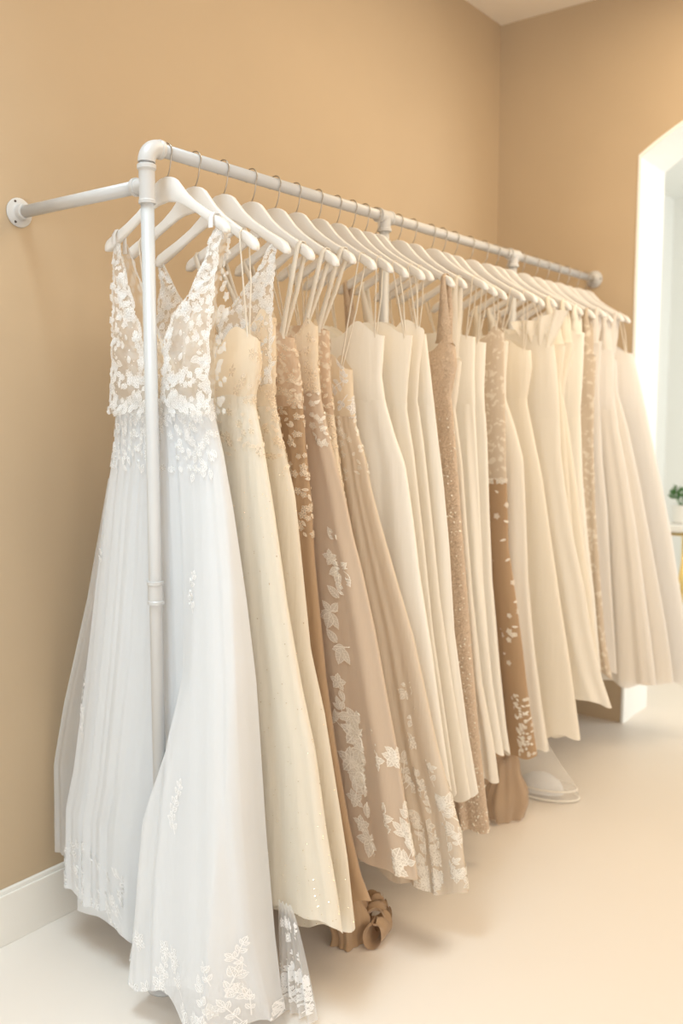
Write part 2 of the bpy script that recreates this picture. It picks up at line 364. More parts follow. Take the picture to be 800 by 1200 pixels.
wall_flange((1.46, YW-.0005, 1.91), (0, -1, 0)); wall_flange((XF-.0005, YR, ZR), (-1, 0, 0))

# ------------------------------------------------------------------ hangers
def interp(x, xs, ys): return float(np.interp(x, xs, ys))
TY = [0, .02, .035, .05, .07, .10, .14, .18, .20, .213]
TZ = [-.058, -.061, -.069, -.085, -.106, -.129, -.153, -.174, -.186, -.203]
BY = [0, .03, .05, .07, .10, .14, .18, .203, .213]
BZ = [-.116, -.120, -.127, -.137, -.153, -.177, -.200, -.213, -.212]
def hanger_mesh():
    """Body and hook meshes around the hook's resting point on the rail (0,0,0 = rail axis)."""
    body = MB(); rows = []
    ys = [-.213+.426*k/96 for k in range(97)]
    for y in ys:
        a = abs(y); zt = interp(a, TY, TZ); zb = interp(a, BY, BZ)
        if zt-zb < .004: zm = (zt+zb)/2; zt, zb = zm+.002, zm-.002
        hx = .0058+.0055*max(0, (a-.10)/.11)**1.3; fx = -.012*(a/.213)**2
        if a > .2: hx *= max(.25, math.sqrt(max(0, 1-((a-.2)/.0145)**2)))
        c = []
        for (sx, sz) in [(-1, .8), (-.75, 1), (.75, 1), (1, .8), (1, -.8), (.75, -1), (-.75, -1), (-1, -.8)]:
            zc, h = (zt+zb)/2, (zt-zb)/2
            z = zc+math.copysign(max(0, h-.0025) if abs(sz) < 1 else h, sz)
            c.append((hx*sx+fx, y, z))
        rows.append(c)
    P = np.array(rows); body.grid(P, True)
    n = 8; body.add([], []); body.f += [tuple(range(n))[::-1], tuple(len(body.v)-n+k for k in range(n))]; body.m += [0, 0]
    hook = MB(); pts = []
    rr = .0195
    for k in range(22):
        a = math.radians(-35+ (215+35)*k/21); pts.append((0, rr*math.cos(a), rr*math.sin(a)))
    last = pts[-1]
    for t in (.25, .5, .75, 1): 
        pts.append((0, last[1]*(1-t)+0*t - .004*math.sin(PI*t), last[2]*(1-t)+(-.064)*t))
    hook.tube(pts, .0016, 8)
    hook.lathe([(.0045, 0), (.0045, .004), (.002, .006)], (0, 0, -.063), (0, 0, 1), 10)
    return body, hook
HB, HK = hanger_mesh()
rng = random.Random(3)
ROLL = {}
H0 = None
HL = [
 ('pale lilac-white hanger at the front of the rail holding the floral lace plunging gown'),
]
GOWN = {}   # filled below
def hanger_matrix(i):
    x = EDGES[i][0]; sc, roll, yaw = HT[i]
    return Matrix.Translation((x, YR, ZR)) @ Matrix.Rotation(roll, 4, 'X') @ Matrix.Rotation(yaw, 4, 'Z') @ Matrix.Scale(sc, 4)
HT = {1: (.96, 0, 0), 2: (1.03, .05, 0), 3: (1.04, .02, .02), 4: (1.04, .03, -.02), 5: (1.04, .04, .02)}
for i in range(6, 28): HT[i] = (rng.uniform(.98, 1.03), rng.uniform(-.02, .04), rng.uniform(-.05, .05))
def arm(i, y):
    """world point on top of hanger i's arm at local y"""
    return hanger_matrix(i) @ Vector((-.012*(y/.213)**2, y, interp(abs(y), TY, TZ)))

# ------------------------------------------------------------------ lace motifs (flat pieces mapped onto a surface)
def leaf2d(L, Wd, bend=0, n=7):
    fill = []; c = [( bend*math.sin(PI*t/n), L*t/n) for t in range(n+1)]
    w = [Wd*math.sin(PI*min(1, (t/n)**.8)) for t in range(n+1)]
    return c, w
class Mapper:
    """Places flat 2-D pieces on a surface given by fn(a, b) -> (point, du, dv, normal); a, b in metres."""
    def __init__(s, fn): s.fn = fn; s.mb = MB()
    def poly(s, pts, origin, rot, off, mi, faces):
        P, du, dv, nn = s.fn(*origin); ca, sa = math.cos(rot), math.sin(rot); out = []
        for (x, y) in pts:
            X = x*ca-y*sa; Y = x*sa+y*ca
            q = s.fn(origin[0]+X, origin[1]+Y); out.append(q[0]+q[3]*off)
        s.mb.add(out, faces, mi)
    def leaf(s, o, rot, L, Wd, fill=True, vein=True, n=6, off=.002, rim=.0016):
        c, w = leaf2d(L, Wd, 0, n)
        if fill:
            pts = []; fs = []
            for (x, y), ww in zip(c, w): pts += [(x-ww, y), (x, y), (x+ww, y)]
            for k in range(n): fs += [(3*k, 3*k+1, 3*k+4, 3*k+3), (3*k+1, 3*k+2, 3*k+5, 3*k+4)]
            s.poly(pts, o, rot, off, 1, fs)
        pts = []; fs = []
        for sg in (-1, 1):
            b0 = len(pts)
            for (x, y), ww in zip(c, w): pts += [(sg*ww, y), (sg*max(0, ww-rim), y)]
            for k in range(n): a = b0+2*k; fs.append((a, a+1, a+3, a+2))
        if vein:
            b0 = len(pts)
            for (x, y) in c: pts += [(-rim*.4, y), (rim*.4, y)]
            for k in range(n): a = b0+2*k; fs.append((a, a+1, a+3, a+2))
            for k in range(1, n-1):
                for sg in (-1, 1):
                    a = len(pts); y = c[k][1]; ww = w[k]
                    pts += [(0, y), (0, y+rim*.6), (sg*ww*.85, y+ww*.7+rim*.5), (sg*ww*.85, y+ww*.7)]; fs.append((a, a+1, a+2, a+3))
        s.poly(pts, o, rot, off+.001, 0, fs)
    def stem(s, p, q, w=.001, off=.003):
        d = (q[0]-p[0], q[1]-p[1]); L = math.hypot(*d) or 1e-6; nx, ny = -d[1]/L*w, d[0]/L*w
        n = 8; pts = []
        for k in range(n+1): f = k/n; pts += [(d[0]*f+nx, d[1]*f+ny), (d[0]*f-nx, d[1]*f-ny)]
        s.poly(pts, p, 0, off, 0, [(2*k, 2*k+1, 2*k+3, 2*k+2) for k in range(n)])
    def flower(s, o, r, rot=0, k=5, off=.0022):
        for j in range(k): s.leaf(o, rot+2*PI*j/k, r, r*.36, True, r > .02, 4, off, max(.0007, r*.07))
    def blob(s, o, r, off=.004):
        pts = [(0, 0)]+[(r*math.cos(a*PI/3), r*math.sin(a*PI/3)) for a in range(6)]
        s.poly(pts, o, 0, off, 0, [(0, k+1, (k+1) % 6+1) for k in range(6)])
    def spray(s, o, rot, L, k=3, rg=random):
        q = (o[0]-math.sin(rot)*L, o[1]+math.cos(rot)*L); s.stem(o, q)
        for j in range(k):
            t = (j+.7)/k; p = (o[0]+(q[0]-o[0])*t, o[1]+(q[1]-o[1])*t); l = L*.5*rg.uniform(.8, 1.15)
            for sg in (-1, 1): s.leaf(p, rot+sg*rg.uniform(.6, 1.0), l, l*rg.uniform(.26, .34))
        s.leaf(q, rot, L*.5, L*.15)

def surf_fn(P, a_is_u=True):
    """P rows x cols x 3, closed columns. a in metres along the section from the room edge towards the front, b = height z."""
    rows, K = P.shape[:2]; zmean = P[:, :, 2].mean(axis=1); up = zmean[0] > zmean[-1]
    per = np.linalg.norm(np.diff(np.concatenate([P, P[:, :1]], 1), axis=1), axis=2).sum(1)
    rr = np.arange(rows)
    def fn(a, b):
        r = float(np.interp(b, zmean[::-1], rr[::-1])) if up else float(np.interp(b, zmean, rr))
        r = min(max(r, 0), rows-1.001); i = int(r); fr = r-i
        u = (a/(per[i]*(1-fr)+per[i+1]*fr)) % 1.0; c = u*K; j = int(c) % K; fc = c-int(c); j2 = (j+1) % K
        p00, p01, p10, p11 = P[i, j], P[i, j2], P[i+1, j], P[i+1, j2]
        p = (p00*(1-fc)+p01*fc)*(1-fr)+(p10*(1-fc)+p11*fc)*fr
        du = (p01-p00)*(1-fr)+(p11-p10)*fr; dv = (p10-p00)*(1-fc)+(p11-p01)*fc
        if up: dv = -dv
        nn = np.cross(dv, du); L = np.linalg.norm(nn) or 1; nn = nn/L
        cen = (P[i].mean(0)+P[i+1].mean(0))/2
        if np.dot(nn, p-cen) < 0: nn = -nn
        return Vector(p), Vector(du), Vector(dv), Vector(nn)
    return fn

# ------------------------------------------------------------------ gown surface
def sections(zs, yR, yL, bx, xc, K=220, e=.72, fold=None, seed=0, edge_amp=1.0, hemwave=None, bulge=None):
    rg = random.Random(seed); out = []
    th = np.linspace(0, 2*PI, 721)[:-1]
    n1 = fold['n'] if fold else 20; n2 = int(n1*.57)+1; n3 = int(n1*1.7)
    ph = [rg.uniform(0, 6.28) for _ in range(8)]
    drift = [rg.uniform(-1.2, 1.2) for _ in range(3)]
    ztop, zbot = zs[0], zs[-1]
    uu = np.arange(K)/K
    warp = .030*np.sin(2*PI*2*uu+ph[3])+.016*np.sin(2*PI*5*uu+ph[4])
    swell = .62+.38*np.sin(2*PI*4*uu+ph[5])*np.sin(2*PI*3*uu+ph[6])
    F0 = None
    for z, r, l, bb, x0 in zip(zs, yR, yL, bx, xc):
        a = (l-r)/2; cy = (l+r)/2
        c, s_ = np.cos(th), np.sin(th)
        y = cy-a*np.sign(c)*np.abs(c)**e; x = x0-bb*np.sign(s_)*np.abs(s_)**e
        q = np.stack([x, y], 1); q2 = np.concatenate([q, q[:1]]); d = np.linalg.norm(np.diff(q2, axis=0), axis=1)
        cum = np.concatenate([[0], np.cumsum(d)]); U = uu*cum[-1]
        X = np.interp(U, cum, q2[:, 0]); Y = np.interp(U, cum, q2[:, 1])
        tx = np.roll(X, -1)-np.roll(X, 1); ty = np.roll(Y, -1)-np.roll(Y, 1); L = np.hypot(tx, ty); nx, ny = ty/L, -tx/L
        if nx[K//4]*(X[K//4]-x0) < 0: nx, ny = -nx, -ny
        if fold:
            t = (ztop-z)/(ztop-zbot+1e-9); A = fold['a']*(fold.get('top', .15)+(1-fold.get('top', .15))*t**fold.get('p', .8))
            w = uu+warp*t
            f = .45*np.sin(2*PI*n1*w+ph[0]+drift[0]*t)+.55*np.sin(2*PI*n2*w+ph[1]+drift[1]*t)+.18*np.sin(2*PI*n3*w+ph[2]+drift[2]*t)
            f = f*swell
            X = X+nx*f*np.minimum(A, bb*.4); Y = Y+ny*f*A*edge_amp
        Z = np.full(K, z)
        if hemwave is not None:
            t = (ztop-z)/(ztop-zbot+1e-9); Z = Z+hemwave(uu, X, Y)*t**5
        if bulge is not None: X = X-bulge(X, Y, Z, x0)
        out.append(np.stack([X, Y, Z], 1))
    return np.array(out)

def ribbon(mb, pts, w, wdir=(0, 1, 0), th=.0006):
    w_ = Vector(wdir).normalized(); P = []
    for i, p in enumerate(pts):
        p = Vector(p); ww = w[i] if isinstance(w, (list, tuple)) else w
        d = Vector(pts[min(i+1, len(pts)-1)])-Vector(pts[max(i-1, 0)]); side = (w_-d.normalized()*w_.dot(d.normalized())).normalized()
        nn = d.normalized().cross(side)
        P.append([p-side*ww/2-nn*th, p+side*ww/2-nn*th, p+side*ww/2+nn*th, p-side*ww/2+nn*th])
    mb.grid(np.array([[tuple(v) for v in r] for r in P]), True)

GROUP_H = 'white wooden hangers along the rail'
GROUP_D = 'bridal gowns hanging on the rack'
GX = [EDGES[k][0] for k in sorted(EDGES)]
def half_gap(i):
    x = GX[i-1]; g = []
    if i > 1: g.append(x-GX[i-2])
    if i < 27: g.append(GX[i]-x)
    return min(g)/2

def gown(i, label, bod, skirt, neck='round', strap='thin', trim_=None, motifs=None, ncut=0.0, folds=24, amp=1.0, hem=None, waist=1.41, beads=0, thick=None, puff=False, lining=None, sx=0):
    waist = waist+random.Random(i*3).uniform(-.035, .045)
    X, tab = EDGES[i]; zt = np.array([t[0] for t in tab])[::-1]; yt = np.array([t[1] for t in tab])[::-1]
    root = thing('bridal_gown', label, 'gown', (X, YR, tab[0][0]), GROUP_D)
    zhem = tab[-1][0] if hem is None else hem
    ztop = tab[0][0]
    hb = (thick or half_gap(i)*.93)
    yc0 = YR-.01
    def R(z): return float(np.interp(z, zt, yt)) if z > tab[-1][0] else yt[0]-(tab[-1][0]-z)*.15
    def Lf(z): return min(2*yc0-R(z), 2.055)
    # --- bodice
    nb = 26; K = 160; zs = np.linspace(waist, ztop, nb)
    bxs = [hb*(.50+.22*math.sin(PI*.8*(z-waist)/(ztop-waist))) for z in zs]
    P = sections(zs, [R(z) for z in zs], [Lf(z) for z in zs], bxs, [X]*nb, K, .8, {'n': 9, 'a': .0018, 'top': 1}, seed=i*7+1)
    # shape the neckline by re-spreading the rows between waist and a curved top edge
    a_ = (Lf(ztop)-R(ztop))/2; cy = (Lf(ztop)+R(ztop))/2
    frac = (np.arange(nb)/(nb-1))[:, None]
    s = np.clip((P[-1, :, 1]-cy)/a_, -1, 1); front = P[-1, :, 0] < X
    if neck == 'v': dz = np.where(front, .035*np.exp(-((np.abs(s)-.72)/.22)**2)-.15*np.exp(-(s/.33)**2), -.05*(1-s**2))
    elif neck == 'sweet': dz = .045*np.exp(-((np.abs(s)-.5)/.28)**2)*(1 if not puff else 1.4)-.01
    elif neck == 'tip': dz = .03*np.exp(-((np.abs(s)-.85)/.12)**2)-.05*np.exp(-(s/.5)**2)
    else: dz = .018*(1-s**2)
    wgt = np.clip((P[:, :, 2]-waist)/(ztop-waist), 0, 1)**1.5
    P[:, :, 2] += wgt*dz[None, :]
    b = MB(); b.grid(P, True)
    bo = b.build('bodice', M[bod], root); Pb = P
    # --- waist seam
    # --- skirt
    ns = 64; tt = np.linspace(0, 1, ns); zs = waist+.006+(zhem-waist-.006)*tt
    bxs = [hb*(.5+.20*min(1, t*1.6)) for t in tt]
    rg = random.Random(i); p1, p2 = rg.uniform(0, 6), rg.uniform(0, 6)
    xcs = [X+hb*.12*math.sin(3*t+p1)*t for t in tt]
    hw = lambda uu, X_, Y_: .012*np.sin(2*PI*5*uu+p1)+.008*np.sin(2*PI*13*uu+p2)-.05*ncut*np.clip((Y_-YR)/.3, -1, 1)
    P = sections(zs, [R(z) for z in zs], [Lf(z) for z in zs], bxs, xcs, 260, .72, {'n': folds, 'a': .0125*amp, 'top': .10}, seed=i*3+2, hemwave=hw)
    Ps = P
    if lining:
        zs2 = zs
        P2 = sections(zs2, [R(z)+.012 for z in zs2], [Lf(z)-.012 for z in zs2], [q*.55 for q in bxs], xcs, 160, .75, {'n': folds-5, 'a': .006*amp, 'top': .1}, seed=i*5+9)
        b = MB(); b.grid(P2, True, flip=True); b.build('lining', M[lining], root)
    b = MB(); b.grid(P, True, flip=True)
    b.build('skirt', M[skirt], root)
    # --- sash seam at waist
    # --- straps
    if strap:
        for sg in (-1, 1):
            edge = R(ztop) if sg < 0 else Lf(ztop)
            yb = edge-sg*.022 if strap != 'wide' else edge-sg*.03
            ya = sg*{'thin': .165, 'ribbon': .172, 'wide': .180}[strap]
            A = arm(i, ya)
            col = P_at = np.argmin(np.abs(Pb[-1, :, 1]-yb)+np.where(Pb[-1, :, 0] < X, 0, 9))
            colb = np.argmin(np.abs(Pb[-1, :, 1]-yb)+np.where(Pb[-1, :, 0] >= X, 0, 9))
            pf = Vector(Pb[-1, col]); pb = Vector(Pb[-1, colb])
            top = A+Vector((0, 0, .003)); mf = (pf+top)/2+Vector((-.004, sg*.002, 0)); mbk = (pb+top)/2+Vector((.004, sg*.004, 0))
            w = {'thin': .005, 'ribbon': .017, 'wide': .03}[strap]
            pb = pf.lerp(pb, .25); pb.z = pf.z; mb = MB(); f0 = top+Vector((-.0155, 0, -.012)); b0 = top+Vector((.0155, 0, -.012))
            wd = [w*1.3, w, w, w*.9, w*.9, w, w, w*1.3]
            ribbon(mb, [pf-Vector((0, 0, .012)), pf, pf.lerp(f0, .5), f0, f0.lerp(top, .6)+Vector((0,0,.004)), b0.lerp(top, .6)+Vector((0,0,.004)), b0, pb.lerp(b0, .5)+Vector((0, sg*.006, 0)), pb, pb-Vector((0, 0, .012))],
                   [w*k for k in ((1.2, 1, .85, .8, .8, .8, .8, .85, 1, 1.2) if strap != 'wide' else (2.1, 1.8, 1.05, .5, .4, .4, .5, 1.0, 1.6, 1.8))], (0, 1, .0))
            mb.build('shoulder_strap', M['ribbon'] if strap != 'wide' else M[bod], root)
    if puff:
        # folded bow-like frill standing over the neckline
        mb = MB()
        for (ya, yb_, zb, zt_, xo) in ((R(ztop)-.060, R(ztop)+.150, ztop-.035, ztop+.085, -.012), (R(ztop)+.02, R(ztop)+.24, ztop-.02, ztop+.05, .006)):
            Q = []
            for j in range(16):
                v = j/15; row = []
                for k in range(60):
                    s_ = k/59; yy = ya+(yb_-ya)*(.5+(s_-.5)*(.45+.55*v)); fl = .5+.5*math.cos(PI*s_)
                    row.append((X+xo-.014*v+(.004+.008*v)*math.sin(s_*22+1.5*v), yy, zb+(zt_-zb)*v*(.75+.25*fl)+.006*math.sin(s_*9)*v))
                Q.append(row)
            mb.grid(np.array(Q), False)
        mb.build('neck_frill', M[bod], root)
    for spec in (motifs or []):
        part, fnm, names, kw = spec
        mp = Mapper(surf_fn(Pb if part == 'bodice' else Ps)); fnm(mp, random.Random(i*11+len(fnm.__name__)), **kw)
        mp.mb.build(names[0], [M[names[1]], M[names[2]]], root)
    if beads:
        mb = MB(); fn = surf_fn(Ps); rg = random.Random(i+90)
        for k in range(beads):
            z = zhem+(waist-zhem)*rg.random()**1.5; a = rg.uniform(-.04, .22); p, _, _, nn = fn(a, z)
            p = p+nn*.0012; q = nn.orthogonal().normalized(); w = nn.cross(q); r = rg.uniform(.0009, .0017)*(2.1 if skirt == 'spark' else 1.1)
            mb.add([p+q*r, p+w*r, p-q*r, p-w*r, p+nn*r*.8], [(0, 1, 4), (1, 2, 4), (2, 3, 4), (3, 0, 4)])
        bd = mb.build('beading', M['bead' if skirt == 'spark' else 'crystal'], root, smooth=False); bd['kind'] = 'stuff'
    return root, Pb, Ps

# motif layouts ------------------------------------------------------
def dense_band(mp, rg, z0, z1, a0=-.08, a1=.30, n=60, size=.016):
    for k in range(n):
        t = rg.random()**1.6; z = z0+(z1-z0)*t; a = rg.uniform(a0, a1)
        if rg.random() < .4: mp.flower((a, z), size*rg.uniform(.7, 1.2), rg.uniform(0, 6))
        else: mp.spray((a, z), rg.uniform(-1.2, 1.2), size*rg.uniform(1.4, 2.4), 2, rg)
def even_lace(mp, rg, z0, z1, a0=-.05, a1=.2, n=60, size=.012):
    for k in range(n):
        z = rg.uniform(z0, z1); a = rg.uniform(a0, a1)
        if rg.random() < .5: mp.flower((a, z), size*rg.uniform(.7, 1.3), rg.uniform(0, 6))
        else: mp.leaf((a, z), rg.uniform(0, 6.28), size*rg.uniform(1.2, 2.2), size*.4)
def big_sprays(mp, rg, pts, kinds):
    for (z, y), kd in zip(pts, kinds):
        a = min((abs(mp.fn(a, z)[0].y-y), a) for a in [q*.004 for q in range(0, 60)])[1]
        rot = rg.uniform(-.7, .7)
        if kd == 'f':
            mp.flower((a, z), .024, rg.uniform(0, 6)); mp.flower((a, z), .013, rg.uniform(0, 6), off=.004); mp.leaf((a, z-.02), PI+rot, .03, .009)
        elif kd == 'l': mp.leaf((a, z-.02), rot-.3, .042, .0125, off=.003)
        else:
            mp.stem((a-.022, z+.004), (a+.03, z), .0012)
            for q, L in ((-1.9, .042), (-2.7, .050), (-3.6, .046), (-.8, .034), (.9, .036))[:(5 if kd == 'b' else 3)]:
                mp.leaf((a+rg.uniform(-.006, .008), z), q+rg.uniform(-.2, .2), L, L*.29, off=rg.uniform(.002, .004))
def at_points(mp, rg, pts, X, size=.03):
    for (z, y) in pts:
        best = min((abs(mp.fn(a, z)[0].y-y), a) for a in [q*.004 for q in range(0, 60)])
        a = best[1]
        if rg.random() < .3: mp.flower((a, z), size*.75, rg.uniform(0, 6))
        else: mp.spray((a, z), rg.uniform(-2.6, 2.6), size*rg.uniform(1.0, 1.4), rg.choice([1, 2, 2]), rg)

# ------------------------------------------------------------------ front gown (deep plunge, white lace, tulle over lining)
def plunge_panels(root, X, sides, seed, mats, dens=1.0, hole=True, tdeep=.026, zlow=1.40, backs=(False, True)):
    """Sheer plunging halves of a bodice, front and back, from outer/inner edge curves."""
    for (lo, li) in sides:
        zo, yo = zip(*lo[::-1]); zi, yi = zip(*li[::-1]); z0, z1 = zlow, min(lo[0][0], li[0][0])
        rows, K = 44, 16
        def pt(s, z, back=False, off=0):
            a = float(np.interp(z, zo, yo)); b_ = float(np.interp(z, zi, yi)); a += (.024*(1 if b_ > a else -1)*min(1, (z1-z)/.15)) if back else 0; y = a+(b_-a)*s
            d = tdeep*min(1, (z1-z)/.22)**.8*(.35+.65*math.sin(PI*(.12+.6*s)))+.004
            d += .002*math.sin(z*90+s*5)
            return Vector((X-d-off if not back else X+d*.6+.012+off, y, z))
        for back in backs:
            P = np.array([[tuple(pt(k/(K-1), z0+(z1-z0)*r/(rows-1), back)) for k in range(K)] for r in range(rows)])
            mb = MB(); mb.grid(P, False); mb.build('bodice_back' if back else 'bodice_front', M['net_back' if back else mats[2]], root)
            sgn = 1 if lo[0][1] > li[0][1] else -1
            def fn(a, z, back=back, sgn=sgn):
                # a: metres from the outer edge
                z = min(max(z, z0-.03), z1); w = abs(float(np.interp(z, zo, yo))-float(np.interp(z, zi, yi))) or .01
                s_ = a/w
                a_ = float(np.interp(z, zo, yo)); b_ = float(np.interp(z, zi, yi))
                y = a_+(b_-a_)*min(max(s_, -.12), 1.12)
                p = pt(min(max(s_, 0), 1), z, back); p.y = y
                return p, Vector((0, -sgn, 0)), Vector((0, 0, 1)), Vector((1 if back else -1, 0, 0))
            mp = Mapper(fn); rg = random.Random(seed+back)
            N = int((230 if not back else 110)*dens)
            for k in range(N):
                z = z0+(z1-z0)*rg.random()**1.25; w = abs(float(np.interp(z, zo, yo))-float(np.interp(z, zi, yi)))
                sp = rg.random(); 
                if hole and not back and 1.50 < z < 1.60 and .3 < sp < .8 and rg.random() < .75: continue
                sz = rg.uniform(.007, .014)*(1 if w > .05 else .7)
                if rg.random() < .5: mp.flower((sp*w, z), sz, rg.uniform(0, 6), 5, off=rg.uniform(.0015, .006))
                else: mp.leaf((sp*w, z), rg.uniform(0, 6.28), sz*2, sz*.6, True, True, 5, off=rg.uniform(.0015, .006), rim=.0012)
            for k in range(int(60*dens)):      # raised edge embroidery
                z = z0+(z1-z0)*k/(60*dens); w = abs(float(np.interp(z, zo, yo))-float(np.interp(z, zi, yi)))
                mp.leaf((w, z), rg.uniform(-.6, .6), .014, .004, True, False, 4, rim=.001); (None if back else mp.leaf((0, z), rg.uniform(-.6, .6), .014, .004, True, False, 4, rim=.001))
            if not back:
                for k in range(int(50*dens)): mp.blob((rg.random()*.1, rg.uniform(z0, z1-.1)), rg.uniform(.001, .002))
            mp.mb.build('lace_back' if back else 'lace_front', [M[mats[0]], M[mats[1]]], root)

def front_gown():
    X = 1.52
    root = thing('bridal_gown', 'white tulle gown with deep plunging floral lace bodice, frontmost, wrapped around the near post', 'gown', (X, YR, 1.8), GROUP_D)
    plunge_panels(root, X-.004, [(A_lo, A_li), (A_ro, A_ri)], 5, ('lace', 'lace_fill', 'net_bare'), 1.0)
    tab = EDGES[1][1]; zt = np.array([t[0] for t in tab])[::-1]; yt = np.array([t[1] for t in tab])[::-1]
    zl = np.array([t[0] for t in D1_LEFT])[::-1]; yl = np.array([t[1] for t in D1_LEFT])[::-1]
    R = lambda z: float(np.interp(z, zt, yt)); Lf = lambda z: min(float(np.interp(z, zl, yl)), 2.075)-.05*min(1, max(0, (1.15-z)/.7))
    ns = 90; tt = np.linspace(0, 1, ns); zhem = .045; zs = 1.435+(zhem-1.435)*tt
    def bulge(Xa, Ya, Za, x0):
        t = np.clip((1.30-Za)/1.25, 0, 1)
        ye = 1.605+.066*np.clip((.80-Za)/.35, 0, 1); room = np.clip((ye-Ya)/(.10-.055*np.clip((.80-Za)/.35, 0, 1)), 0, 1); room = room*room*(3-2*room); room = room*np.clip((Ya-R(.3)+.03)/.10+.25, .25, 1)
        wl = np.clip((Ya-1.70)/.09, 0, 1); wl = wl*wl*(3-2*wl); wl = wl*np.clip((2.12-Ya)/.12, 0, 1)
        fr = (Xa < x0+.004)
        return np.where(fr, t**1.15*(.155*room+.065*wl), 0)
    hw = lambda uu, X_, Y_: .012*np.sin(2*PI*9*uu)+.08*np.clip((Y_-1.70)/.07, 0, 1)+.02*np.clip((Y_-1.86)/.1, 0, 1)-.012*np.sin(2*PI*4*uu+1)+.035*np.clip((Y_-1.42)/.1, 0, 1)*(Y_ < 1.695)
    # outer layer
    P = sections(zs, [R(z) for z in zs], [Lf(z) for z in zs], [.028+.006*min(1, t*2) for t in tt], [X+.004]*ns, 420, .75, {'n': 26, 'a': .011, 'top': .15, 'p': .8}, seed=4, hemwave=hw, bulge=bulge)
    Pi = sections(zs, [R(z)+.02 for z in zs], [Lf(z)-.03 for z in zs], [.016]*ns, [X+.006]*ns, 300, .75, {'n': 20, 'a': .006, 'top': .2}, seed=8, hemwave=lambda uu, a, b: .03+.02*np.sin(2*PI*3*uu), bulge=lambda a, b_, c, d: bulge(a, b_, c, d)*.8)
    mb = MB(); mb.grid(Pi, True, flip=True); mb.build('lining', M['white'], root)
    mb = MB(); mb.grid(P, True, flip=True); mb.build('skirt', M['net_white'], root)
    # lace on the skirt: trailing from the waist, near the hem
    mp = Mapper(surf_fn(P)); rg = random.Random(21)
    for k in range(260):
        a = rg.uniform(0, .40); z = 1.435-.17*rg.random()**1.7
        if rg.random() < .5: mp.flower((a, z), rg.uniform(.007, .013), rg.uniform(0, 6))
        else: mp.leaf((a, z), PI+rg.uniform(-.8, .8), rg.uniform(.014, .028), .006)
    mp.mb.build('waist_lace', [M['lace'], M['lace_fill']], root)
    mp = Mapper(surf_fn(P)); per = .95
    for k in range(95):
        a = rg.uniform(-.05, .98); z = zhem+.02+.17*rg.random()**1.4
        if rg.random() < .45: mp.flower((a, z), rg.uniform(.012, .024), rg.uniform(0, 6))
        else: mp.spray((a, z), rg.uniform(-1, 1), rg.uniform(.03, .05), 2, rg)
    for (a, z) in [(.20, .45), (.21, .49), (.19, .53), (.67, .55), (.66, .60), (.67, .65), (.66, .69), (.12, .95), (.13, 1.0), (.50, 1.02), (.50, 1.06)]:
        mp.spray((a, z), rg.uniform(-.5, .5), .035, 2, rg)
    mp.mb.build('hem_lace', [M['lace'], M['lace_fill']], root)
    # thin veil layer on the wall side
    zv, yv = zip(*D1_VEIL[::-1]); Q = []
    for r in range(40):
        z = .225+(1.24-.225)*(1-r/39); yo = min(float(np.interp(z, zv, yv)), 2.105); yi = yo-.03-.09*(r/39)
        Q.append([(X-.012-.05*(r/39)*math.sin(PI*k/17)-.006*math.sin(k*1.3)*(r/39), yi+(yo-yi)*k/17, z) for k in range(18)])
    mb = MB(); mb.grid(np.array(Q), False); mb.build('veil_layer', M['net_thin'], root)
    # lace-edged train beyond the room-side edge
    Q = []
    for r in range(26):
        t = r/25; z = .27-.262*t; y0 = 1.36; y1 = 1.325-.075*t**.7
        Q.append([(X+.045+.010*math.sin(k*.9+t)*t, y0+(y1-y0)*k/29, z+.004*math.sin(k*.7)) for k in range(30)])
    Q = np.array(Q); mb = MB(); mb.grid(Q, False); mb.build('train', M['net_thin'], root)
    def fn(a, z):
        r = min(max((.27-z)/.262*25, 0), 24.99); k = min(max(a/.11*29, 0), 28.99)
        return Vector(Q[int(r), int(k)]), Vector((0, -1, 0)), Vector((0, 0, 1)), Vector((-1, 0, 0))
    def fn2(a, z):
        t = min(max((.27-z)/.262, 0), 1); y1 = 1.325-.075*t**.7; s = min(max(a/.11, 0), 1.02)
        return Vector((X+.045+.010*math.sin(s*29*.9+t)*t, 1.36+(y1-1.36)*s, z)), Vector((0, -1, 0)), Vector((0, 0, 1)), Vector((-1, 0, 0))
    mp = Mapper(fn2)
    for k in range(26): mp.spray((rg.uniform(.02, .1), .02+.11*rg.random()), rg.uniform(-1.3, 1.3), .026, 2, rg)
    for k in range(12): mp.spray((rg.uniform(.06, .11), .02+.22*rg.random()), rg.uniform(-.6, .6), .02, 2, rg)
    for k in range(8): mp.flower((rg.uniform(.02, .06), rg.uniform(.19, .24)), .013, rg.uniform(0, 6))
    mp.mb.build('train_lace', [M['lace'], M['lace_fill']], root)
    # strap ends lapped over the hanger
    for y in (.168, -.168):
        A = arm(1, y); mb = MB()
        ribbon(mb, [A+Vector((-.017, 0, -.03)), A+Vector((-.0165, 0, -.008)), A+Vector((-.008, 0, .004)), A+Vector((.008, 0, .004)), A+Vector((.0165, 0, -.008)), A+Vector((.016, 0, -.05))], [.014, .012, .010, .010, .012, .014])
        mb.build('shoulder_strap', M['lace'], root)
front_gown()

LB = ('lace_pattern', 'lace_cream', 'lace_cream_fill'); LT = ('lace_pattern', 'lace_tone', 'lace_tone_fill')
gown(2, 'ivory tulle gown with nude V-neck bodice and tiny beads, directly behind the frontmost white gown', 'champagne', 'tulle_ivory', 'v', 'thin', folds=22, lining='ivory', beads=240,
     motifs=[('bodice', even_lace, LT, dict(z0=1.38, z1=1.51, a0=-.03, a1=.34, n=80, size=.010)), ('skirt', even_lace, LT, dict(z0=1.31, z1=1.43, a0=-.03, a1=.34, n=60, size=.010))])
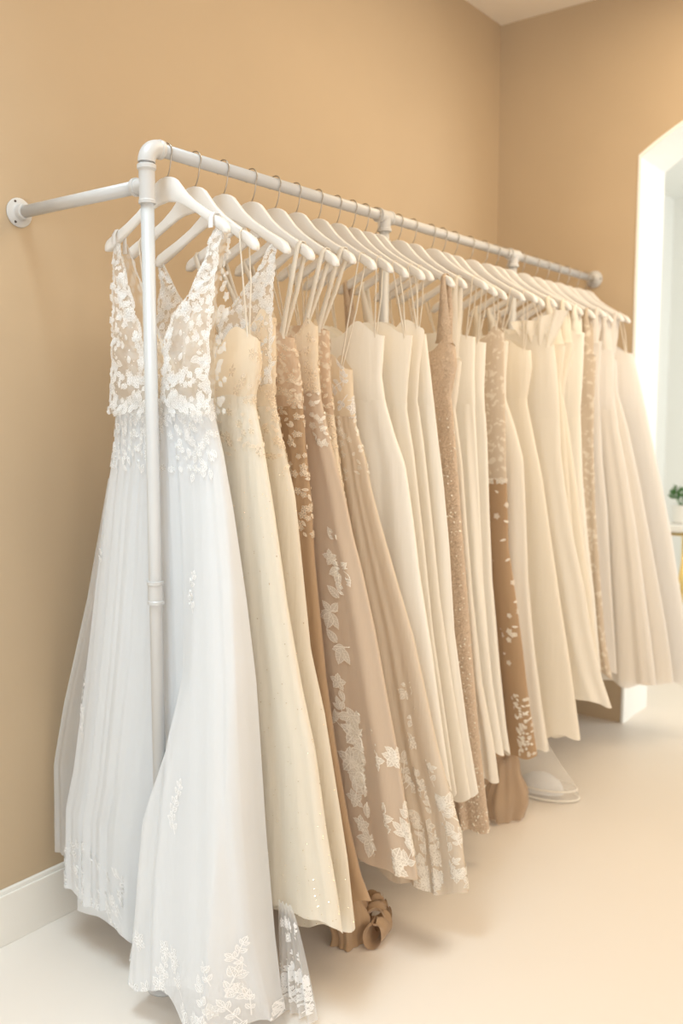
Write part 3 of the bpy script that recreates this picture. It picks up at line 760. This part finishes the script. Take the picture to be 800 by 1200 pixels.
# third gown: white lace plunge above an ivory skirt
r3, P3b, P3s = gown(3, 'ivory gown with white floral lace plunge straps over a nude sheer back', 'champagne', 'tulle_ivory', 'tip', None, folds=20, lining='ivory_warm', beads=160,
     motifs=[('bodice', even_lace, LT, dict(z0=1.38, z1=1.60, a0=-.03, a1=.30, n=90, size=.011)), ('skirt', even_lace, LT, dict(z0=1.26, z1=1.44, a0=-.03, a1=.12, n=60, size=.011))])
plunge_panels(r3, 1.70, [(C_lo, C_li), (C_ro, C_ri)], 55, ('lace', 'lace_fill', 'net_bare'), .9, False, .012, 1.47, (False,))
gown(4, 'slim nude gown with cream lace bodice whose hem bunches on the floor', 'nude_lace', 'nude', 'sweet', 'ribbon', folds=18,
     motifs=[('bodice', even_lace, LT, dict(z0=1.38, z1=1.60, a0=-.05, a1=.15, n=90, size=.010)), ('skirt', even_lace, LT, dict(z0=1.08, z1=1.44, a0=-.04, a1=.10, n=110, size=.010))])
r5, P5b, P5s = gown(5, 'champagne tulle gown with large embroidered leaf sprays trailing down its skirt', 'champagne', 'taupe_rose', 'tip', 'ribbon', folds=16, amp=.8, hem=.25,
     motifs=[('bodice', even_lace, LT, dict(z0=1.38, z1=1.61, a0=-.05, a1=.15, n=110, size=.010)), ('skirt', even_lace, ('waist_lace', 'lace_cream', 'lace_cream_fill'), dict(z0=1.32, z1=1.45, a0=-.05, a1=.15, n=70, size=.010)),
             ('skirt', big_sprays, ('leaf_sprays', 'lace_cream', 'lace_cream_fill'), dict(pts=D5_SPRAYS, kinds='lfbllblsfsbblbf')),
             ('skirt', dense_band, ('hem_lace', 'lace_cream', 'lace_cream_fill'), dict(z0=.26, z1=.60, n=30, size=.034, a0=-.08, a1=.16))])
gown(6, 'champagne lace gown with looped lace edging, hidden mostly behind the leaf-embroidered gown', 'nude_lace', 'champagne', 'round', 'ribbon', folds=18,
     motifs=[('bodice', even_lace, LT, dict(z0=1.38, z1=1.61, a0=-.05, a1=.15, n=90, size=.010)), ('skirt', even_lace, LT, dict(z0=1.05, z1=1.44, a0=-.05, a1=.08, n=110, size=.010))])
gown(7, 'taupe pleated tulle gown with white blossom sprig on its bodice and lace hem', 'champagne', 'taupe', 'sweet', 'thin', folds=22, hem=.13,
     motifs=[('bodice', at_points, ('blossom_sprig', 'lace', 'lace_fill'), dict(pts=D7_SPRAYS[:4]+[(1.48, 1.54), (1.44, 1.53), (1.50, 1.55)], X=2.05, size=.030)),
             ('skirt', at_points, ('leaf_sprays', 'lace_cream', 'lace_cream_fill'), dict(pts=D7_SPRAYS[4:], X=2.05, size=.034)),
             ('skirt', dense_band, ('hem_lace', 'lace_cream', 'lace_cream_fill'), dict(z0=.14, z1=.42, n=70, size=.024, a0=-.08, a1=.18)),
             ('skirt', even_lace, ('waist_lace', 'lace_cream', 'lace_cream_fill'), dict(z0=1.22, z1=1.45, a0=-.04, a1=.09, n=60, size=.010))])
gown(8, 'plain strapless ivory satin gown just before the middle post, with a smooth wide bodice', 'satin', 'satin', 'sweet', 'thin', folds=12, amp=1.5)
gown(9, 'plain ivory crepe gown whose rounded neckline peaks beside the strapless satin gown', 'ivory', 'ivory', 'sweet', 'thin', folds=16, amp=1.4)
gown(10, 'ivory crepe gown with an open V neck, beside the gown in deep straight folds', 'ivory', 'ivory', 'v', 'thin', folds=18, amp=1.4)
gown(11, 'ivory satin gown hanging in deep straight folds to a sharp hem corner', 'satin', 'satin', 'round', 'thin', folds=22, amp=1.5, thick=.027)
gown(12, 'nude champagne gown glittering with beads all over and pointed beaded straps', 'spark', 'spark', 'tip', 'wide', folds=18, beads=900, hem=.12)
gown(13, 'ivory crepe gown with scalloped bodice edge behind the glittering beaded gown', 'ivory', 'ivory', 'tip', 'wide', folds=22, amp=1.1)
gown(14, 'narrow plain ivory gown with a square neckline behind the scalloped one', 'satin', 'satin', 'round', 'thin', folds=18)
gown(15, 'plain ivory gown with straight side seam directly before the nude lace gown', 'satin', 'satin', 'round', 'thin', folds=14)
gown(16, 'nude gown overlaid with ivory floral lace and a patterned lace hem band', 'ivory_lace', 'nude', 'tip', 'thin', folds=14, waist=1.17,
     motifs=[('skirt', even_lace, LB, dict(z0=1.18, z1=1.41, a0=-.08, a1=.12, n=150, size=.018)), ('skirt', even_lace, ('scattered_lace', 'lace_cream', 'lace_cream_fill'), dict(z0=.55, z1=1.15, a0=-.06, a1=.10, n=40, size=.010)),
             ('skirt', even_lace, ('hem_band', 'lace_cream', 'lace_cream_fill'), dict(z0=.26, z1=.46, a0=-.08, a1=.12, n=230, size=.0075))])
gown(17, 'ivory gown with a flared overlay jutting below the waist, behind the nude lace gown', 'ivory', 'ivory', 'round', 'thin', folds=10, amp=.7)
gown(18, 'smooth ivory gown with nipped waist, in front of the gown with the frilled neckline', 'ivory_warm', 'ivory_warm', 'sweet', 'thin', folds=10, amp=.6)
gown(19, 'ivory gown with a big folded bow-like frill across its neckline and wide tulle skirt', 'ivory', 'ivory', 'round', 'thin', folds=12, amp=.7, puff=True)
gown(20, 'slim cream gown with pointed shoulders beside the far post', 'ivory_warm', 'ivory_warm', 'tip', 'wide', folds=16, thick=.032)
gown(21, 'buttery cream gown with a notched bodice between two taller pale gowns', 'ivory_warm', 'ivory_warm', 'v', 'wide', folds=18)
gown(22, 'cream gown with high wide shoulders and straight column skirt, beyond the buttery notched one', 'satin', 'satin', 'round', 'wide', folds=14)
gown(23, 'pale beige lace gown seen as a narrow strip before the big tulle skirts', 'ivory_lace', 'ivory_lace', 'tip', 'wide', folds=14)
gown(24, 'greyish white gown with high shoulders, fourth from the far end of the rail', 'tulle_pale', 'tulle_pale', 'round', 'wide', folds=18, lining='white')
gown(25, 'blush white tulle gown with full skirt, third from the far end of the rail', 'tulle_pale', 'tulle_pale', 'tip', 'wide', folds=22, hem=.29, lining='ivory', amp=1.1)
gown(26, 'full pale tulle gown with broad shoulders, second from the far end of the rail', 'tulle_pale', 'tulle_pale', 'sweet', 'wide', folds=22, hem=.29, lining='ivory', amp=1.1)
gown(27, 'widest pale tulle gown with thin straps, last on the rail beside the archway', 'tulle_pale', 'tulle_pale', 'sweet', 'thin', folds=24, lining='white', amp=1.0, thick=.055, hem=.27)

# trailing bunches at the floor ---------------------------------------
def heap(root_name, parent_label, cat, cx, cy, rx, ry, h, mat, seed, folds=7):
    rg = random.Random(seed); P = []
    K = 90; rows = 22; ph = [rg.uniform(0, 6) for _ in range(4)]
    for r in range(rows):
        t = r/(rows-1); row = []
        for k in range(K):
            a = 2*PI*k/K; f = 1+.13*math.sin(folds*a+ph[0]+2*t)+.07*math.sin((folds*2+1)*a+ph[1])
            rad = (1-t**2.2)**.5*.95+.05; z = .002+h*t*(1+.12*math.sin(3*a+ph[2]))
            sq = 1+.15*math.sin(t*9+ph[3])
            row.append((cx+rx*rad*f*sq*math.cos(a), cy+ry*rad*f*sq*math.sin(a), z))
        P.append(row)
    b = MB(); b.grid(np.array(P), True); b.f.append(tuple(len(b.v)-K+k for k in range(K))); b.m.append(0)
    return b
def find(lbl): return next(o for o in S.objects if o.type == 'EMPTY' and o.get('label', '').startswith(lbl))
g4 = find('slim nude gown')
b = heap('', '', '', 1.90, 1.40, .06, .045, .17, 'nude', 3, 5)
for (cx, cy, rr, a0, tl) in [(1.96, 1.36, .045, .3, .5), (1.93, 1.33, .035, 2.0, .2), (2.01, 1.385, .04, 1.2, .9)]:
    P = []
    for j in range(12):
        w = (j/11-.5)*.075; P.append([(cx+w*math.cos(tl)+rr*.5*math.cos(a0+k/5), cy+w*math.sin(tl)-rr*.5*math.cos(a0+k/5), .003+.95*rr*(1+math.sin(a0+k/5))*(1+.12*math.sin(j*1.1+k*.3))) for k in range(30)])
    b.grid(np.array(P), False)
b.build('train', M['nude'], g4)
g16 = find('nude gown overlaid')
heap('', '', '', 2.855, 1.43, .085, .07, .25, 'nude', 9, 5).build('train', M['nude_net'], g16)
# stiff bound hem of a sheer train standing on the floor below the ivory gowns
g17 = find('ivory gown with a big')
def hoop(cx, cy, rx, ry, z, rot, K=60):
    out = []
    for k in range(K):
        a = 2*PI*k/K; x, y = rx*math.cos(a), ry*math.sin(a); out.append((cx+x*math.cos(rot)-y*math.sin(rot), cy+x*math.sin(rot)+y*math.cos(rot), z))
    return out
P = []
for t, (rx, ry, z, dx, dy) in enumerate([(.02, .05, .30, -.03, .10), (.035, .06, .22, -.02, .07), (.05, .08, .12, 0, .03), (.06, .11, .05, 0, 0), (.065, .12, .012, 0, 0)]):
    P.append(hoop(3.10+dx, 1.385+dy, rx, ry, z, .2))
b = MB(); b.grid(np.array(P), True); b.build('sheer_train', M['frost'], g17)
for z, s in ((.010, 1.0), (.042, .93)):
    pts = hoop(3.10, 1.385, .065*s, .12*s, z, .2); b = MB(); b.tube(pts+[pts[0]], .0035, 8); b.build('hem_binding', M['satin'], g17)
pts = hoop(3.085, 1.40, .045, .085, .05, .2); P = []
for j in range(8):
    q = j/7; P.append([(3.085+(p[0]-3.085)*math.cos(q*1.5), 1.40+(p[1]-1.40)*math.cos(q*1.5), .022+.07*math.sin(q*1.5)) for p in pts])
b = MB(); b.grid(np.array(P), True); b.build('bunched_hem', M['white'], g17)

# ------------------------------------------------------------------ hangers (each its own thing)
HLAB = {
 1: 'white wooden hanger frontmost on the rail, carrying the white lace plunging gown',
 2: 'white wooden hanger second from the near post, thin nude straps on it',
 3: 'white wooden hanger third from the near post, white lace straps on it',
 4: 'white wooden hanger fourth from the near post, holding the slim nude lace gown',
 5: 'white wooden hanger fifth from the near post, holding the leaf-embroidered champagne gown',
 6: 'white wooden hanger sixth from the near post, set half behind its neighbour',
 7: 'white wooden hanger seventh from the near post, holding the taupe tulle gown',
 8: 'white wooden hanger holding the strapless ivory satin gown before the middle post',
 9: 'white wooden hanger third before the middle post',
 10: 'white wooden hanger second before the middle post',
 11: 'white wooden hanger tight against the near side of the middle post',
 12: 'white wooden hanger just past the middle post, holding the glittering beaded gown',
 13: 'white wooden hanger second past the middle post',
 14: 'white wooden hanger third past the middle post',
 15: 'white wooden hanger fourth past the middle post',
 16: 'white wooden hanger fifth past the middle post, holding the nude lace gown',
 17: 'white wooden hanger fourth before the far post',
 18: 'white wooden hanger third before the far post',
 19: 'white wooden hanger above the frilled neckline gown, second before the far post',
}
HLAB[20] = 'white wooden hanger closest before the far post'
for k, w in zip(range(21, 28), ['first', 'second', 'third', 'fourth', 'fifth', 'sixth', 'seventh and last']):
    HLAB[k] = 'white wooden hanger %s past the far post, towards the archway' % w
h0 = thing('clothes_hanger', HLAB[1], 'hanger', (0, 0, 0), GROUP_H)
hb_ = HB.build('hanger_body', M['wood'], h0); bevel_ = None
hk_ = HK.build('hook', M['hook'], h0)
for i in range(1, 28):
    if i == 1: h = h0
    else:
        h = h0.copy(); C.objects.link(h)
        for ch in (hb_, hk_):
            c = ch.copy(); C.objects.link(c); c.parent = h
        h['label'] = HLAB[i]
    h.matrix_world = hanger_matrix(i)

# ------------------------------------------------------------------ beyond the arch: console with potted plant
ct = thing('console_table', 'white topped console table with gold legs in the room beyond the archway', 'table', (5.3, 1.35, 0))
b = MB(); b.box((5.12, .95, .762), (5.50, 1.665, .79)); bevel(b.build('table_top', M['marble'], ct, smooth=False), .004)
for x in (5.15, 5.47):
    for y in (.98, 1.63):
        b = MB(); b.tube([(x, y, 0), (x, y, .762)], .011, 10); b.build('leg', M['gold'], ct)
for k in range(6):
    y = 1.02+.1*k; b = MB()
    b.tube([(5.15, y, .745), (5.15, y+.09, .03)], .006, 8); b.build('rod', M['gold'], ct)
for x in (5.15, 5.47):
    for z in (.03, .745): b = MB(); b.tube([(x, .98, z), (x, 1.63, z)], .009, 8); b.build('stretcher', M['gold'], ct)
pl = thing('potted_plant', 'small green leafy plant in a white pot on the gold-legged console', 'plant', (5.3, 1.60, .79))
b = MB(); b.lathe([(.045, .0005), (.052, .006), (.060, .095), (.061, .105), (.056, .105), (.053, .092), (.0, .090)], (5.3, 1.60, .79), (0, 0, 1), 32, cap=False)
smooth_angle(b.build('pot', M['pot'], pl))
b = MB(); b.lathe([(.0535, 0), (.0535, .003)], (5.3, 1.60, .878), (0, 0, 1), 24); b.build('soil', M['soil'], pl)
rg = random.Random(5); b = MB()
for k in range(110):
    a = rg.uniform(0, 2*PI); el = rg.uniform(.1, 1.5); r = .062*rg.random()**.4
    c = Vector((5.3+r*math.cos(a)*math.cos(el*.6), 1.60+r*math.sin(a)*math.cos(el*.6), .915+r*1.1*math.sin(el)))
    d = (c-Vector((5.3, 1.60, .87))).normalized(); s = d.orthogonal().normalized(); w = rg.uniform(.010, .017); L = w*2
    s = (Matrix.Rotation(rg.uniform(0, 6.28), 3, d) @ s); up = d.cross(s)*.004
    b.add([c, c+d*L*.5+s*w*.6+up, c+d*L, c+d*L*.5-s*w*.6+up, c+d*L*.5], [(0, 1, 4), (1, 2, 4), (2, 3, 4), (3, 0, 4)])
b.build('foliage', M['leaf'], pl)
b = MB()
for k in range(9):
    a = k*.7; b.tube([(5.3, 1.60, .875), (5.3+.03*math.cos(a), 1.60+.03*math.sin(a), .93)], .0018, 5)
b.build('stems', M['leaf'], pl)

# ------------------------------------------------------------------ light: daylight through the windows, warm ceiling lamp, two added fills
def area(name, loc, direction, sx, sy, power, col, spread=PI):
    L = bpy.data.lights.new(name, 'AREA'); L.shape = 'RECTANGLE'; L.size = sx; L.size_y = sy; L.energy = power; L.color = col; L.spread = spread
    o = bpy.data.objects.new(name, L); C.objects.link(o); o.location = loc
    o.rotation_euler = Vector(direction).to_track_quat('-Z', 'Y').to_euler(); return o
COOL = (.70, .88, 1.0); WARM = (1.0, .82, .58); SOFT = (1.0, .89, .77)
area('garden_window_daylight', (-.35, YW+T-.02, 1.15), (0.05, -1, 0), 1.1, 2.2, 10, COOL)
area('near_window_daylight', (X0-T+.04, 1.2, 1.25), (1, .12, -.12), 1.5, 2.1, 24, COOL)
area('near_side_fill', (X0-T+.04, -1.45, 1.55), (1, .1, -.03), 2.2, 1.6, 37, (1.0, .92, .83))  # added broad fill for the gowns, placed in an invented window
area('entry_floor_fill', (.75, 1.45, ZC-.04), (0, .05, -1), .9, .7, 12, COOL, math.radians(85))  # added cool fill aimed down at the floor by the wall, no real fixture
area('side_window_daylight', (1.0, Y0-T+.02, 1.65), (0, 1, 0), 4.2, 1.8, 62, SOFT)
area('beyond_window_daylight', (6.3, -1.9, 1.7), (-.1, 1, -.1), 2.6, 2.2, 80, (.95, .98, 1.0))
area('ceiling_lamp', (3.0, .5, ZC-.05), (0, 0, -1), 1.4, 1.4, 37, WARM)
W = bpy.data.worlds.new('daylight'); S.world = W; W.use_nodes = True
W.node_tree.nodes['Background'].inputs[0].default_value = (.9, .95, 1, 1); W.node_tree.nodes['Background'].inputs[1].default_value = .8

# ------------------------------------------------------------------ camera
f_px = 1092.0; pitch = math.atan(115/f_px); a = math.radians(36.919)
cam = bpy.data.cameras.new('camera'); co = bpy.data.objects.new('camera', cam); C.objects.link(co)
cam.sensor_fit = 'VERTICAL'; cam.sensor_height = 36; cam.sensor_width = 24; cam.lens = 36*f_px/1200
d = Vector((math.cos(a)*math.cos(pitch), math.sin(a)*math.cos(pitch), -math.sin(pitch)))
co.location = (0, 0, 1.40); co.rotation_euler = d.to_track_quat('-Z', 'Y').to_euler()
cam.dof.use_dof = True; cam.dof.focus_distance = 2.2; cam.dof.aperture_fstop = 2.2
cam.clip_start = .05
S.camera = co
S.view_settings.view_transform = 'Standard'; S.view_settings.look = 'None'; S.view_settings.gamma = 1
S.view_settings.use_curve_mapping = False; S.view_settings.exposure = 0.09
S.cycles.max_bounces = 10; S.cycles.transparent_max_bounces = 24; S.cycles.diffuse_bounces = 6
for o in S.objects:
    if '_o' in o: del o['_o']
